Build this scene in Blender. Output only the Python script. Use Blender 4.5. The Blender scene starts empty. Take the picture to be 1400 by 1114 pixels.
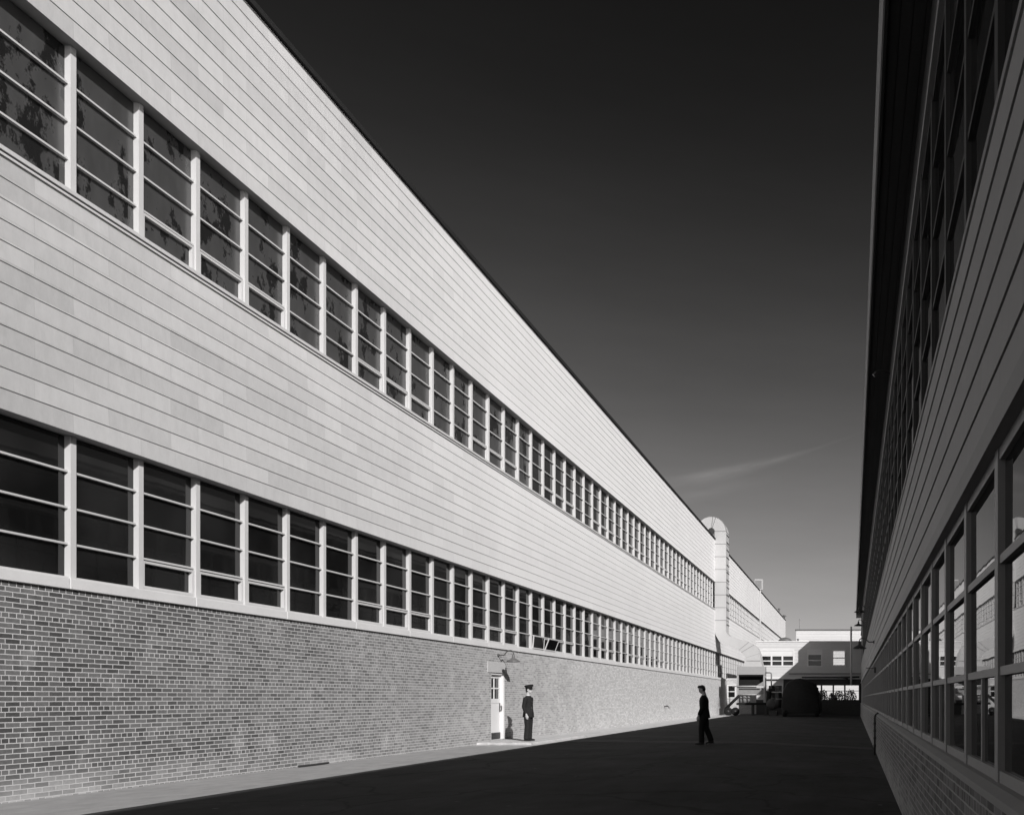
import bpy, bmesh, math, random
from mathutils import Vector, Matrix
rnd = random.Random(7)
S = bpy.context.scene
COL = S.collection

# ------------------------------------------------------------------ camera
F = 1190.0                     # focal length in photo pixels (photo 1400 wide)
VPX, VPY = 1166.0, 954.0       # where the passage vanishes
CAMZ = 1.42
cam_d = bpy.data.cameras.new('camera'); cam = bpy.data.objects.new('camera', cam_d); COL.objects.link(cam)
cam_d.sensor_fit = 'HORIZONTAL'; cam_d.sensor_width = 36.0; cam_d.lens = 36.0*F/1400
cam_d.shift_x = -(VPX-700)/1400; cam_d.shift_y = (VPY-557)/1400
cam_d.clip_start = 0.05; cam_d.clip_end = 2000
cam.location = (0, 0, CAMZ); cam.rotation_euler = (math.radians(90), 0, 0)
S.camera = cam

# ------------------------------------------------------------------ sun and sky
LDIR = Vector((-1.15, 1.50, -1.0)).normalized()
sun_d = bpy.data.lights.new('sun', 'SUN'); sun = bpy.data.objects.new('sun', sun_d); COL.objects.link(sun)
sun_d.energy = 5.0; sun_d.angle = math.radians(0.5); sun_d.color = (1.0, 0.985, 0.975)
sun.rotation_euler = LDIR.to_track_quat('-Z', 'Y').to_euler(); sun.location = (30, -40, 40)
ELEV = math.asin(-LDIR.z); ROT = math.atan2(-LDIR.x, -LDIR.y)
W = bpy.data.worlds.new('World'); S.world = W; W.use_nodes = True
nt = W.node_tree; nt.nodes.clear()
def wn(t, **k):
    n = nt.nodes.new(t)
    for a, b in k.items(): setattr(n, a, b)
    return n
def wm(op, a, b=None, c=None):
    n = wn('ShaderNodeMath', operation=op)
    for i, v in enumerate((a, b, c)):
        if v is None: continue
        if isinstance(v, (int, float)): n.inputs[i].default_value = v
        else: nt.links.new(v, n.inputs[i])
    return n.outputs[0]
sky = wn('ShaderNodeTexSky'); sky.sky_type = 'NISHITA'; sky.sun_disc = False
sky.sun_elevation = ELEV; sky.sun_rotation = ROT; sky.air_density = 1.0; sky.dust_density = 1.0
sep = wn('ShaderNodeSeparateColor'); nt.links.new(sky.outputs[0], sep.inputs[0])
SKY_K, SKY_P = 0.28, 2.0       # the photo was taken through a red filter: red light only, contrast raised
red = wm('POWER', wm('MULTIPLY', sep.outputs[0], SKY_K), SKY_P)
# thin cirrus streaks
tc = wn('ShaderNodeTexCoord'); sx = wn('ShaderNodeSeparateXYZ'); nt.links.new(tc.outputs['Generated'], sx.inputs[0])
yy = wm('MAXIMUM', sx.outputs[1], 0.05)
u = wm('DIVIDE', sx.outputs[0], yy); v = wm('DIVIDE', sx.outputs[2], yy)
def gauss(x, c, s):
    t = wm('DIVIDE', wm('SUBTRACT', x, c), s)
    return wm('EXPONENT', wm('MULTIPLY', wm('MULTIPLY', t, t), -1.0))
t = wm('ADD', u, 0.215)                                 # 0 at the left end of the streak, .17 at its tip
curve = wm('ADD', wm('ADD', wm('MULTIPLY', t, 0.10), 0.249), wm('MULTIPLY', wm('MULTIPLY', t, t), 0.68))
wid = wm('MAXIMUM', wm('SUBTRACT', 0.0095, wm('MULTIPLY', t, 0.046)), 0.0016)
nz = wn('ShaderNodeTexNoise'); nz.inputs['Scale'].default_value = 1.0; nz.inputs['Detail'].default_value = 6
cm = wn('ShaderNodeCombineXYZ'); nt.links.new(wm('MULTIPLY', u, 14.0), cm.inputs[0]); nt.links.new(wm('MULTIPLY', wm('SUBTRACT', v, curve), 90.0), cm.inputs[1])
nt.links.new(cm.outputs[0], nz.inputs['Vector'])
streak = wm('MULTIPLY', gauss(v, curve, wid), gauss(u, -0.14, 0.085))
streak2 = wm('MULTIPLY', gauss(v, wm('SUBTRACT', curve, 0.018), 0.008), gauss(u, -0.17, 0.06))
cl = wm('MULTIPLY', wm('ADD', streak, wm('MULTIPLY', streak2, 0.45)), wm('MULTIPLY', wm('SUBTRACT', nz.outputs[0], 0.2), 1.5))
zq = wm('DIVIDE', sx.outputs[2], 0.29)
haze_glow = wm('MULTIPLY', wm('EXPONENT', wm('MULTIPLY', wm('MULTIPLY', zq, zq), -1.0)), 2.0)   # pale air low in the sky
nz2 = wn('ShaderNodeTexNoise'); nz2.inputs['Scale'].default_value = 2.2; nz2.inputs['Detail'].default_value = 7; nz2.inputs['Roughness'].default_value = .6
st2 = wn('ShaderNodeVectorMath', operation='MULTIPLY'); st2.inputs[1].default_value = (1, 1, 5); nt.links.new(tc.outputs['Generated'], st2.inputs[0]); nt.links.new(st2.outputs[0], nz2.inputs['Vector'])
uneven = wm('ADD', 0.80, wm('MULTIPLY', nz2.outputs[0], 0.40))
tot = wm('ADD', wm('MULTIPLY', wm('ADD', red, haze_glow), uneven), wm('MAXIMUM', cl, 0.0))
cc = wn('ShaderNodeCombineColor')
nt.links.new(wm('MULTIPLY', tot, 1.03), cc.inputs[0]); nt.links.new(tot, cc.inputs[1]); nt.links.new(wm('MULTIPLY', tot, 0.985), cc.inputs[2])
bg = wn('ShaderNodeBackground'); nt.links.new(cc.outputs[0], bg.inputs[0]); bg.inputs[1].default_value = 0.10
wo = wn('ShaderNodeOutputWorld'); nt.links.new(bg.outputs[0], wo.inputs[0])
S.view_settings.view_transform = 'Standard'; S.view_settings.look = 'None'
S.view_settings.exposure = 0.0; S.view_settings.gamma = 1.0

# ------------------------------------------------------------------ materials
def grey(v): return (v*1.008, v*.995, v*1.0, 1)
class Mat:
    def __init__(s, name):
        s.m = bpy.data.materials.new(name); s.m.use_nodes = True
        s.t = s.m.node_tree; s.b = s.t.nodes['Principled BSDF']
        s.g = s.t.nodes.new('ShaderNodeNewGeometry'); s.pos = s.g.outputs['Position']
    def n(s, ty, **k):
        x = s.t.nodes.new(ty)
        for a, b in k.items(): setattr(x, a, b)
        return x
    def link(s, v, sock):
        if isinstance(v, (int, float)): sock.default_value = v
        else: s.t.links.new(v, sock)
    def math(s, op, a, b=None, clamp=False):
        x = s.n('ShaderNodeMath', operation=op); x.use_clamp = clamp
        s.link(a, x.inputs[0])
        if b is not None: s.link(b, x.inputs[1])
        return x.outputs[0]
    def xyz(s):
        x = s.n('ShaderNodeSeparateXYZ'); s.t.links.new(s.pos, x.inputs[0]); return x.outputs
    def comb(s, a, b, c=0.0):
        x = s.n('ShaderNodeCombineXYZ')
        for i, v in enumerate((a, b, c)): s.link(v, x.inputs[i])
        return x.outputs[0]
    def noise(s, scale, detail=4, vec=None, stretch=(1, 1, 1), rough=.55):
        mp = s.n('ShaderNodeVectorMath', operation='MULTIPLY'); s.t.links.new(vec or s.pos, mp.inputs[0]); mp.inputs[1].default_value = stretch
        x = s.n('ShaderNodeTexNoise'); x.inputs['Scale'].default_value = scale; x.inputs['Detail'].default_value = detail; x.inputs['Roughness'].default_value = rough
        s.t.links.new(mp.outputs[0], x.inputs['Vector']); return x.outputs[0]
    def mapr(s, v, a, b, c, d):
        x = s.n('ShaderNodeMapRange'); s.link(v, x.inputs[0])
        for i, q in enumerate((a, b, c, d)): s.link(q, x.inputs[i+1])
        x.clamp = True; return x.outputs[0]
    def mix(s, f, a, b):
        x = s.n('ShaderNodeMix'); x.data_type = 'FLOAT'
        s.link(f, x.inputs[0]); s.link(a, x.inputs[2]); s.link(b, x.inputs[3]); return x.outputs[0]
    def color(s, v):
        x = s.n('ShaderNodeCombineColor')
        s.link(s.math('MULTIPLY', v, 1.01), x.inputs[0]); s.link(v, x.inputs[1]); s.link(s.math('MULTIPLY', v, 1.0), x.inputs[2])
        s.t.links.new(x.outputs[0], s.b.inputs['Base Color'])
    def bump(s, h, strength, dist):
        x = s.n('ShaderNodeBump'); x.inputs['Strength'].default_value = strength; x.inputs['Distance'].default_value = dist
        s.t.links.new(h, x.inputs['Height']); s.t.links.new(x.outputs[0], s.b.inputs['Normal'])
    def rough(s, r, spec=.3, metal=0):
        s.link(r, s.b.inputs['Roughness']); s.b.inputs['Specular IOR Level'].default_value = spec; s.b.inputs['Metallic'].default_value = metal

def m_plain(name, v, rough=.6, spec=.3, var=.15, scale=3.0, metal=0, stretch=(1, 1, 1), bump=0):
    m = Mat(name); n1 = m.noise(scale, 5, stretch=stretch); n2 = m.noise(scale*9, 3)
    f = m.math('ADD', m.math('MULTIPLY', m.math('SUBTRACT', n1, .5), var*2), m.math('MULTIPLY', m.math('SUBTRACT', n2, .5), var))
    m.color(m.math('MULTIPLY', m.math('ADD', f, 1.0), v)); m.rough(rough, spec, metal)
    if bump: m.bump(n2, .4, bump)
    return m.m

def m_siding(name, v, z0, h, near_dark, axis='y'):
    m = Mat(name); p = m.xyz()
    run = p[1] if axis == 'y' else p[0]
    vec = m.comb(run, m.math('SUBTRACT', p[2], z0))
    bt = m.n('ShaderNodeTexBrick'); bt.offset = .5; bt.squash = 1; bt.offset_frequency = 2
    m.t.links.new(vec, bt.inputs['Vector'])
    bt.inputs['Scale'].default_value = 1; bt.inputs['Brick Width'].default_value = 1.2116; bt.inputs['Row Height'].default_value = h
    bt.inputs['Mortar Size'].default_value = .0022; bt.inputs['Mortar Smooth'].default_value = .2; bt.inputs['Bias'].default_value = 0
    bt.inputs['Color1'].default_value = (0, 0, 0, 1); bt.inputs['Color2'].default_value = (1, 1, 1, 1); bt.inputs['Mortar'].default_value = (.5, .5, .5, 1)
    sc = m.n('ShaderNodeSeparateColor'); m.t.links.new(bt.outputs['Color'], sc.inputs[0])
    panel = m.math('SUBTRACT', sc.outputs[0], .5)
    n1 = m.noise(4.5, 7, stretch=(1, 1.6, .7), rough=.72); n2 = m.noise(.22, 3); n3 = m.noise(40, 2, stretch=(1, 1, .15))
    # near panels are blotchier; lens falloff painted in as a darker near end
    near_w = m.mapr(m.math('ADD', run, m.math('MULTIPLY', m.math('SUBTRACT', n2, .5), 8)), 9, 29, 1, 0) if near_dark else 0.12
    amp = m.mix(near_w, .10, .42)
    f = m.math('ADD', m.math('MULTIPLY', panel, m.mix(near_w, .04, .25)), m.math('MULTIPLY', m.math('SUBTRACT', n1, .5), amp))
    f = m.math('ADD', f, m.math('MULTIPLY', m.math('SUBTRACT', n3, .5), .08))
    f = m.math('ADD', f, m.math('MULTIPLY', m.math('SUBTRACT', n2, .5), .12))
    base = m.mix(near_w, v, v*(1-near_dark))
    val = m.math('MULTIPLY', base, m.math('ADD', f, 1))
    val = m.mix(m.math('MULTIPLY', bt.outputs['Fac'], .4), val, .12)
    m.color(val); m.rough(.62, .25); m.bump(n1, .15, .004)
    return m.m

def m_brick(name, dark, light, mortar, far_pale, axis='y', pale_c=.66):
    m = Mat(name); p = m.xyz(); H = .0707
    wob = m.math('MULTIPLY', m.math('SUBTRACT', m.noise(9, 3), .5), .010)
    run = p[1] if axis == 'y' else p[0]
    vz = m.math('ADD', m.math('SUBTRACT', 3.0, p[2]), wob)     # rows counted down from the sill
    vec = m.comb(m.math('ADD', run, wob), vz)
    def tex(w, off):
        b = m.n('ShaderNodeTexBrick'); b.offset = .5; b.offset_frequency = 2
        m.t.links.new(vec, b.inputs['Vector']); b.inputs['Scale'].default_value = 1
        b.inputs['Brick Width'].default_value = w; b.inputs['Row Height'].default_value = H
        b.inputs['Mortar Size'].default_value = .0075; b.inputs['Mortar Smooth'].default_value = .35; b.inputs['Bias'].default_value = 0
        b.inputs['Color1'].default_value = (0, 0, 0, 1); b.inputs['Color2'].default_value = (1, 1, 1, 1); b.inputs['Mortar'].default_value = (.5, .5, .5, 1)
        sc = m.n('ShaderNodeSeparateColor'); m.t.links.new(b.outputs['Color'], sc.inputs[0])
        return sc.outputs[0], b.outputs['Fac']
    c1, f1 = tex(.2128, .5); c2, f2 = tex(.1064, .5)
    row = m.math('FLOOR', m.math('DIVIDE', vz, H))
    hd = m.math('LESS_THAN', m.math('MODULO', row, 6.0), .5)    # every sixth course is headers
    c = m.mix(hd, c1, c2); f = m.mix(hd, f1, f2)
    n1 = m.noise(22, 4); n2 = m.noise(.5, 5); n3 = m.noise(2.2, 5, stretch=(1, 1, .5))
    val = m.mix(c, dark, light)
    val = m.math('MULTIPLY', val, m.math('ADD', m.math('MULTIPLY', m.math('SUBTRACT', n1, .5), .7), 1))
    # paler brick along the far part of the wall, and drips of mortar
    w = m.mapr(m.math('ADD', run, m.math('MULTIPLY', m.math('SUBTRACT', n2, .5), 12)), 15, 44, 0.0, far_pale)
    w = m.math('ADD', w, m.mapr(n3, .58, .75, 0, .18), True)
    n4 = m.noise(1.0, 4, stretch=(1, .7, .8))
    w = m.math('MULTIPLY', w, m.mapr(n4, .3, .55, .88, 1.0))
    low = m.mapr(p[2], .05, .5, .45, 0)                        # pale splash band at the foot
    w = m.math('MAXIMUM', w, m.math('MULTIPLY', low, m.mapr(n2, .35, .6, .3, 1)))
    wb = m.math('MULTIPLY', w, m.mapr(c, 0, 1, .72, 1.12), True)      # each brick pales by its own amount
    val = m.mix(wb, val, m.math('MULTIPLY', m.math('ADD', m.math('MULTIPLY', m.math('SUBTRACT', n1, .5), .35), 1.0), pale_c))
    mo = m.math('MULTIPLY', mortar, m.math('ADD', m.math('MULTIPLY', m.math('SUBTRACT', n3, .5), .5), 1))
    mo = m.mix(m.mapr(w, .74, .95, 0, .8), mo, mortar*.45)
    m.color(m.mix(f, val, mo)); m.rough(.85, .15)
    h = m.math('ADD', m.math('MULTIPLY', m.math('SUBTRACT', 1.0, f), .8), m.math('MULTIPLY', n1, .3)); m.bump(h, .5, .006)
    return m.m

def m_glass(name, base=.006, paint=0.0, rough=.02, wav=.0015):
    m = Mat(name)
    n = m.noise(1.6, 2); big = m.noise(.35, 3)
    m.bump(n, .5, wav)
    if paint:
        p = m.xyz(); a = m.noise(1.9, 7, stretch=(1, 1, .6), rough=.66); b = m.noise(.45, 3)
        th = m.mix(m.mapr(b, .3, .7, 0, 1), .50, .62)
        msk = m.mapr(a, m.math('SUBTRACT', th, .014), m.math('ADD', th, .014), 0, 1)
        pv = m.math('MULTIPLY', paint, m.mapr(m.noise(5, 5, stretch=(1, 1, .3)), .2, .8, .75, 1.25))
        m.color(m.mix(msk, pv, base)); m.rough(m.mix(msk, .28, .05), .5)
    else:
        m.color(m.mapr(big, .4, .7, base, base*5)); m.rough(rough, .5)
    return m.m

M = {}
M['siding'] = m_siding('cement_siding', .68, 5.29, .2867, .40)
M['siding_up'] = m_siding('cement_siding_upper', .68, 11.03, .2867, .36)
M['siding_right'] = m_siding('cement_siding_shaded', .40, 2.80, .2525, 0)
M['siding_front'] = m_siding('board_siding', .55, 0, .28, 0, 'x')
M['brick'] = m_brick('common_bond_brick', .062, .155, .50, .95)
M['brick_front'] = m_brick('limewashed_brick', .35, .5, .6, .9, 'x')
M['lintel'] = m_plain('lintel_concrete', .44, .85, .15, .12, 3.0)
M['stone'] = m_plain('sill_stone', .60, .8, .2, .10, 2.0)
M['frame'] = m_plain('painted_frame', .52, .45, .4, .06, 2.0)
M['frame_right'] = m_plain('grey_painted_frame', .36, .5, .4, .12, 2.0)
M['frame_right_dark'] = m_plain('dark_frame', .07, .5, .4, .12, 2.0)  # darker tone for the upper window frames
M['white'] = m_plain('white_paint', .66, .5, .35, .05, 2.0)
M['coping'] = m_plain('tar_coping', .018, .8, .2, .2)
M['roof'] = m_plain('roofing_felt', .07, .9, .1, .2)
M['glass'] = m_glass('dark_window_glass')
M['glass_paint'] = m_glass('painted_over_glass', .014, .055)
M['glass_right'] = m_glass('clear_window_glass', .006, 0, .015, .001)
M['hood_steel'] = m_plain('dull_galvanised_sheet', .29, .5, .45, .14, 2.0, .0, (1, 1, .4))
M['steel'] = m_plain('galvanised_sheet', .42, .45, .5, .08, 2.5, .0, (1, 1, .4))
M['steel_dark'] = m_plain('dark_steel', .035, .5, .4, .2)
M['seam'] = m_plain('seam_shadow_steel', .16, .6, .3, .2)
M['panel'] = m_plain('grey_steel_panel', .22, .6, .3, .2)
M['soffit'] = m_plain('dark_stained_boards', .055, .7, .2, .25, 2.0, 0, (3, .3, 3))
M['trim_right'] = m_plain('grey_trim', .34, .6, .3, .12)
M['lamp'] = m_plain('enamel_shade', .055, .35, .5, .1)
M['lampgrey'] = m_plain('grey_enamel_shade', .12, .4, .5, .1)
M['rubber'] = m_plain('black_rubber', .012, .9, .2, .2)
M['canvas'] = m_plain('dark_canvas', .030, .9, .1, .3, 4)
M['skin'] = m_plain('skin', .42, .55, .3, .05, 8)
M['navy'] = m_plain('navy_wool', .018, .85, .15, .25, 12)
M['suit'] = m_plain('dark_suit_wool', .017, .85, .15, .25, 12)
M['hair'] = m_plain('dark_hair', .015, .5, .4, .3, 30)
M['shoe'] = m_plain('black_leather', .012, .3, .5, .2)
M['shirt'] = m_plain('white_cotton', .7, .7, .2, .05)
M['badge'] = m_plain('polished_badge', .5, .25, .5, .05, 3, 1)
M['leaf'] = m_plain('dark_leaves', .03, .6, .3, .5, 9)

def m_sunlit_ground():  # sunlight on the yard put into a paler ground colour
    m = Mat('sunlit_pale_ground'); a = m.noise(.7, 6); b = m.noise(30, 4); c = m.noise(4, 5, stretch=(1, .6, 1)); p = m.xyz()
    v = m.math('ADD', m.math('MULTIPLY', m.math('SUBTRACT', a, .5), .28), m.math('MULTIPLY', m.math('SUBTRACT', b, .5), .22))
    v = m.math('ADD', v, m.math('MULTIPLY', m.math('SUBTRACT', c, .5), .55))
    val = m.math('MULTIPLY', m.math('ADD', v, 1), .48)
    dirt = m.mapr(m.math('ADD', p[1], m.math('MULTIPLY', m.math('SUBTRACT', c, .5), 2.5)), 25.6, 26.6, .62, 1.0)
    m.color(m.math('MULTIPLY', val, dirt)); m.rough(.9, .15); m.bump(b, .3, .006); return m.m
def m_shade_asphalt():  # base kept near black, so the yard's shade sits in the colour
    m = Mat('worn_shade_asphalt'); a = m.noise(.35, 7, rough=.65); b = m.noise(45, 4); c = m.noise(2.0, 7, stretch=(1, .3, 1), rough=.7)
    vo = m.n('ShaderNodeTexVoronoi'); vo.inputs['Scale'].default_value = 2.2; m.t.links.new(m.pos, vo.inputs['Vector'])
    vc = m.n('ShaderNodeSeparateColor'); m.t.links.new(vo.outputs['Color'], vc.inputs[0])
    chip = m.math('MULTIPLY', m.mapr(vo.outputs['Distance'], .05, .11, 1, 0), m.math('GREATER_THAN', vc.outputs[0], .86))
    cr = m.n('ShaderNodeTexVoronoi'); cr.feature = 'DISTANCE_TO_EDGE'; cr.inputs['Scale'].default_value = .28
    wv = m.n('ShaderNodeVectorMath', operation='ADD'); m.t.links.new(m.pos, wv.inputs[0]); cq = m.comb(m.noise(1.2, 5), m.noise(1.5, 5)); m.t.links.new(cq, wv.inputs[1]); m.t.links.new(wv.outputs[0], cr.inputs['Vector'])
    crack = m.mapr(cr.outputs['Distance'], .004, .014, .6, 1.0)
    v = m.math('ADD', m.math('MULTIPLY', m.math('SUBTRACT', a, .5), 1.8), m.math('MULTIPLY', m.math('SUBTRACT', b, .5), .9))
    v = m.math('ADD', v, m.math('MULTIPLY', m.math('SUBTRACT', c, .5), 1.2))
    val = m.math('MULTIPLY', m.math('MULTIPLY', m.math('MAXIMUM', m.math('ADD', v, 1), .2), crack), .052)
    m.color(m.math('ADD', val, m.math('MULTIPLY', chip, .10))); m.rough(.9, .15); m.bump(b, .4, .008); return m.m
M['sunlit_ground'] = m_sunlit_ground(); M['shade_asphalt'] = m_shade_asphalt()
M['joint'] = m_plain('concrete_joint', .10, .9, .1, .35, 2.0)

# ------------------------------------------------------------------ mesh helpers
class MB:
    def __init__(s): s.v = []; s.f = []
    def add(s, vs, fs):
        o = len(s.v); s.v += [Vector(v) for v in vs]; s.f += [tuple(i+o for i in f) for f in fs]; return s
    def box(s, x0, x1, y0, y1, z0, z1):
        return s.add([(x0,y0,z0),(x1,y0,z0),(x1,y1,z0),(x0,y1,z0),(x0,y0,z1),(x1,y0,z1),(x1,y1,z1),(x0,y1,z1)],
                     [(0,3,2,1),(4,5,6,7),(0,1,5,4),(1,2,6,5),(2,3,7,6),(3,0,4,7)])
    def prism_y(s, prof, y0, y1):       # profile in x,z swept along y
        n = len(prof)
        return s.add([(x,y0,z) for x,z in prof]+[(x,y1,z) for x,z in prof],
                     [tuple(range(n)), tuple(range(2*n-1,n-1,-1))]+[(i,i+n,(i+1)%n+n,(i+1)%n) for i in range(n)])
    def prism_x(s, prof, x0, x1):       # profile in y,z swept along x
        n = len(prof)
        return s.add([(x0,y,z) for y,z in prof]+[(x1,y,z) for y,z in prof],
                     [tuple(range(n)), tuple(range(2*n-1,n-1,-1))]+[(i,i+n,(i+1)%n+n,(i+1)%n) for i in range(n)])
    def tube(s, pts, r, seg=10):
        pts = [Vector(p) for p in pts]; n = len(pts)
        rs = r if isinstance(r, (list, tuple)) else [r]*n
        rings = []; up = None
        for i, p in enumerate(pts):
            t = ((pts[min(i+1,n-1)]-p).normalized() + (p-pts[max(i-1,0)]).normalized()).normalized()
            if up is None:
                up = Vector((0,0,1)) if abs(t.z) < .9 else Vector((1,0,0))
            a = t.cross(up).normalized(); b = a.cross(t).normalized(); up = b
            rr = rs[i] if isinstance(rs[i], (list, tuple)) else (rs[i], rs[i])
            rings.append([p + a*rr[0]*math.cos(2*math.pi*k/seg) + b*rr[1]*math.sin(2*math.pi*k/seg) for k in range(seg)])
        vs = [q for rg in rings for q in rg]; fs = []
        for i in range(n-1):
            for k in range(seg): fs.append((i*seg+k, i*seg+(k+1)%seg, (i+1)*seg+(k+1)%seg, (i+1)*seg+k))
        fs.append(tuple(range(seg-1,-1,-1))); fs.append(tuple((n-1)*seg+k for k in range(seg)))
        return s.add(vs, fs)
    def lathe(s, prof, c, seg=20, axis='z'):      # prof: (radius, height)
        vs = []; fs = []; n = len(prof)
        for r, h in prof:
            for k in range(seg):
                a = 2*math.pi*k/seg; q = (r*math.cos(a), r*math.sin(a), h)
                if axis == 'x': q = (h, q[0], q[1])
                if axis == 'y': q = (q[0], h, q[1])
                vs.append(Vector(c)+Vector(q))
        for i in range(n-1):
            for k in range(seg): fs.append((i*seg+k, i*seg+(k+1)%seg, (i+1)*seg+(k+1)%seg, (i+1)*seg+k))
        fs.append(tuple(range(seg-1,-1,-1))); fs.append(tuple((n-1)*seg+k for k in range(seg)))
        return s.add(vs, fs)
    def ell(s, c, r, seg=16, ring=10):
        prof = [(max(.001, math.sin(math.pi*i/ring)), -math.cos(math.pi*i/ring)) for i in range(ring+1)]
        o = len(s.v); s.lathe(prof, (0,0,0), seg)
        for i in range(o, len(s.v)):
            q = s.v[i]; s.v[i] = Vector((c[0]+q.x*r[0], c[1]+q.y*r[1], c[2]+q.z*r[2]))
        return s
    def build(s, name, mat, parent=None, smooth=False, bevel=0):
        off = Vector(parent_loc(parent))
        me = bpy.data.meshes.new(name); me.from_pydata([tuple(v-off) for v in s.v], [], s.f)
        bm = bmesh.new(); bm.from_mesh(me); bmesh.ops.recalc_face_normals(bm, faces=bm.faces); bm.to_mesh(me); bm.free()
        me.materials.append(M[mat] if isinstance(mat, str) else mat)
        if smooth:
            for p in me.polygons: p.use_smooth = True
        o = bpy.data.objects.new(name, me); COL.objects.link(o)
        if parent: o.parent = parent
        if bevel:
            b = o.modifiers.new('bevel', 'BEVEL'); b.width = bevel; b.segments = 2; b.limit_method = 'ANGLE'
        return o
def parent_loc(o):
    p = Vector((0,0,0))
    while o is not None: p += o.location; o = o.parent
    return p
def tag(o, label=None, cat=None, group=None, kind=None):
    if label: o['label'] = label
    if cat: o['category'] = cat
    if group: o['group'] = group
    if kind: o['kind'] = kind
    return o
def thing(name, label, cat, loc=(0,0,0), group=None):
    o = bpy.data.objects.new(name, None); COL.objects.link(o); o.location = loc; o.empty_display_size = .3
    return tag(o, label, cat, group)
def px(x, y, D): return ((x-VPX)/F*D, CAMZ+(VPY-y)/F*D)     # photo measure -> metres at distance D

# ------------------------------------------------------------------ ground
g = MB(); xs = [-400, -60, -3, .656, 400]; zs = [0, 0, 0, -.13, -.13]; ys = [-300, 0, 40, 90, 400]
g.v = [Vector((x, y, z)) for y in ys for x, z in zip(xs, zs)]
g.f = [(j*5+i, j*5+i+1, j*5+i+6, j*5+i+5) for j in range(4) for i in range(4)]
tag(g.build('ground', 'shade_asphalt'), 'worn yard running between the two long buildings, its colour darkened for the shade', 'ground', kind='structure')
pv = MB(); pv.add([(-11.6, -20, .006), (-9.15, -20, .006), (-9.85, 77, .006), (-11.6, 77, .006)], [(0,1,2,3)])  # paler sheet paints the sunlit ground; its edge follows the cast shadow
tag(pv.build('sunlit_ground', 'sunlit_ground'), 'sunlit strip of yard along the long wall, painted paler up to the shadow edge', 'sunlit_ground', kind='structure')
jt = MB(); jt.add([(-9.2, 28.2, .010), (-3, 27.1, .010), (.6, 26.0, -.116), (.6, 27.1, -.116), (-3, 28.2, .010), (-9.2, 29.5, .010)], [(0,1,4,5), (1,2,3,4)])
tag(jt.build('road_joint', 'joint'), 'faint pale joint line crossing the shaded yard', 'joint', kind='structure')

# ------------------------------------------------------------------ long building on the left
XL = -11.4; B = 1.2249; Y0 = 12.872; YA, YB = -9.176, 147.2
ZL0, ZL1, ZU0, ZU1, ZR = 3.16, 5.29, 8.80, 11.03, 14.56
fb = thing('factory_building', 'long pale factory building with brick base and two ribbon window bands', 'building', (XL, Y0, 0))
DY0, DY1, DZ0, DZ1 = 27.42, 28.48, .10, 2.23      # door opening
w = MB()
w.box(XL-.5, XL, YA, DY0, -.3, 3.0); w.box(XL-.5, XL, DY1, YB, -.3, 3.0); w.box(XL-.5, XL, DY0, DY1, DZ1, 3.0); w.box(XL-.5, XL-.2, DY0, DY1, -.3, DZ1); w.box(XL-.2, XL, DY0, DY1, -.3, DZ0)
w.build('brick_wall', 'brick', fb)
s = MB(); ylen = 2.4232; yy_ = YA
while yy_ < YB-.01:
    e = min(yy_+ylen, YB); s.box(XL-.4, XL+.045, yy_+.004, e-.004, 3.002, 3.16); yy_ = e
s.build('stone_sill', 'stone', fb, bevel=.008)
def courses(z0, z1, n, x, y0, y1, sgn, back):
    m = MB(); h = (z1-z0)/n
    for i in range(n):
        a = z0+i*h; b = a+h
        m.prism_y([(x-sgn*back, a), (x+sgn*.0135, a), (x+sgn*.0135, a+.010), (x+sgn*.002, b-.0015), (x-sgn*back, b-.0015)], y0, y1)
    return m
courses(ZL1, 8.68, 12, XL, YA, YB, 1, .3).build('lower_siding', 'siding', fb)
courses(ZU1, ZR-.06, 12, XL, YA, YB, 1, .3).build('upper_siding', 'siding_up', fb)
MB().box(XL-.3, XL+.03, YA, YB, 8.682, 8.72).build('trim_strip', 'frame', fb)
MB().box(XL-.3, XL+.055, YA, YB, 8.735, 8.798).build('upper_sill', 'frame', fb, bevel=.006)
MB().box(XL-.5, XL+.075, YA-.05, YB+.05, ZR-.058, ZR+.06).build('coping', 'coping', fb)
MB().box(XL-30, XL-.52, YA, YB, ZR-.3, ZR-.1).build('roof', 'roof', fb)
e = MB()
e.box(XL-30, XL-.42, YA, YA+.3, -.3, ZR-.32); e.box(XL-30, XL-.42, YB-.3, YB, -.3, ZR-.32); e.box(XL-30, XL-29.7, YA+.31, YB-.31, -.3, ZR-.32)
e.build('end_wall', 'siding_front', fb)
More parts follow.
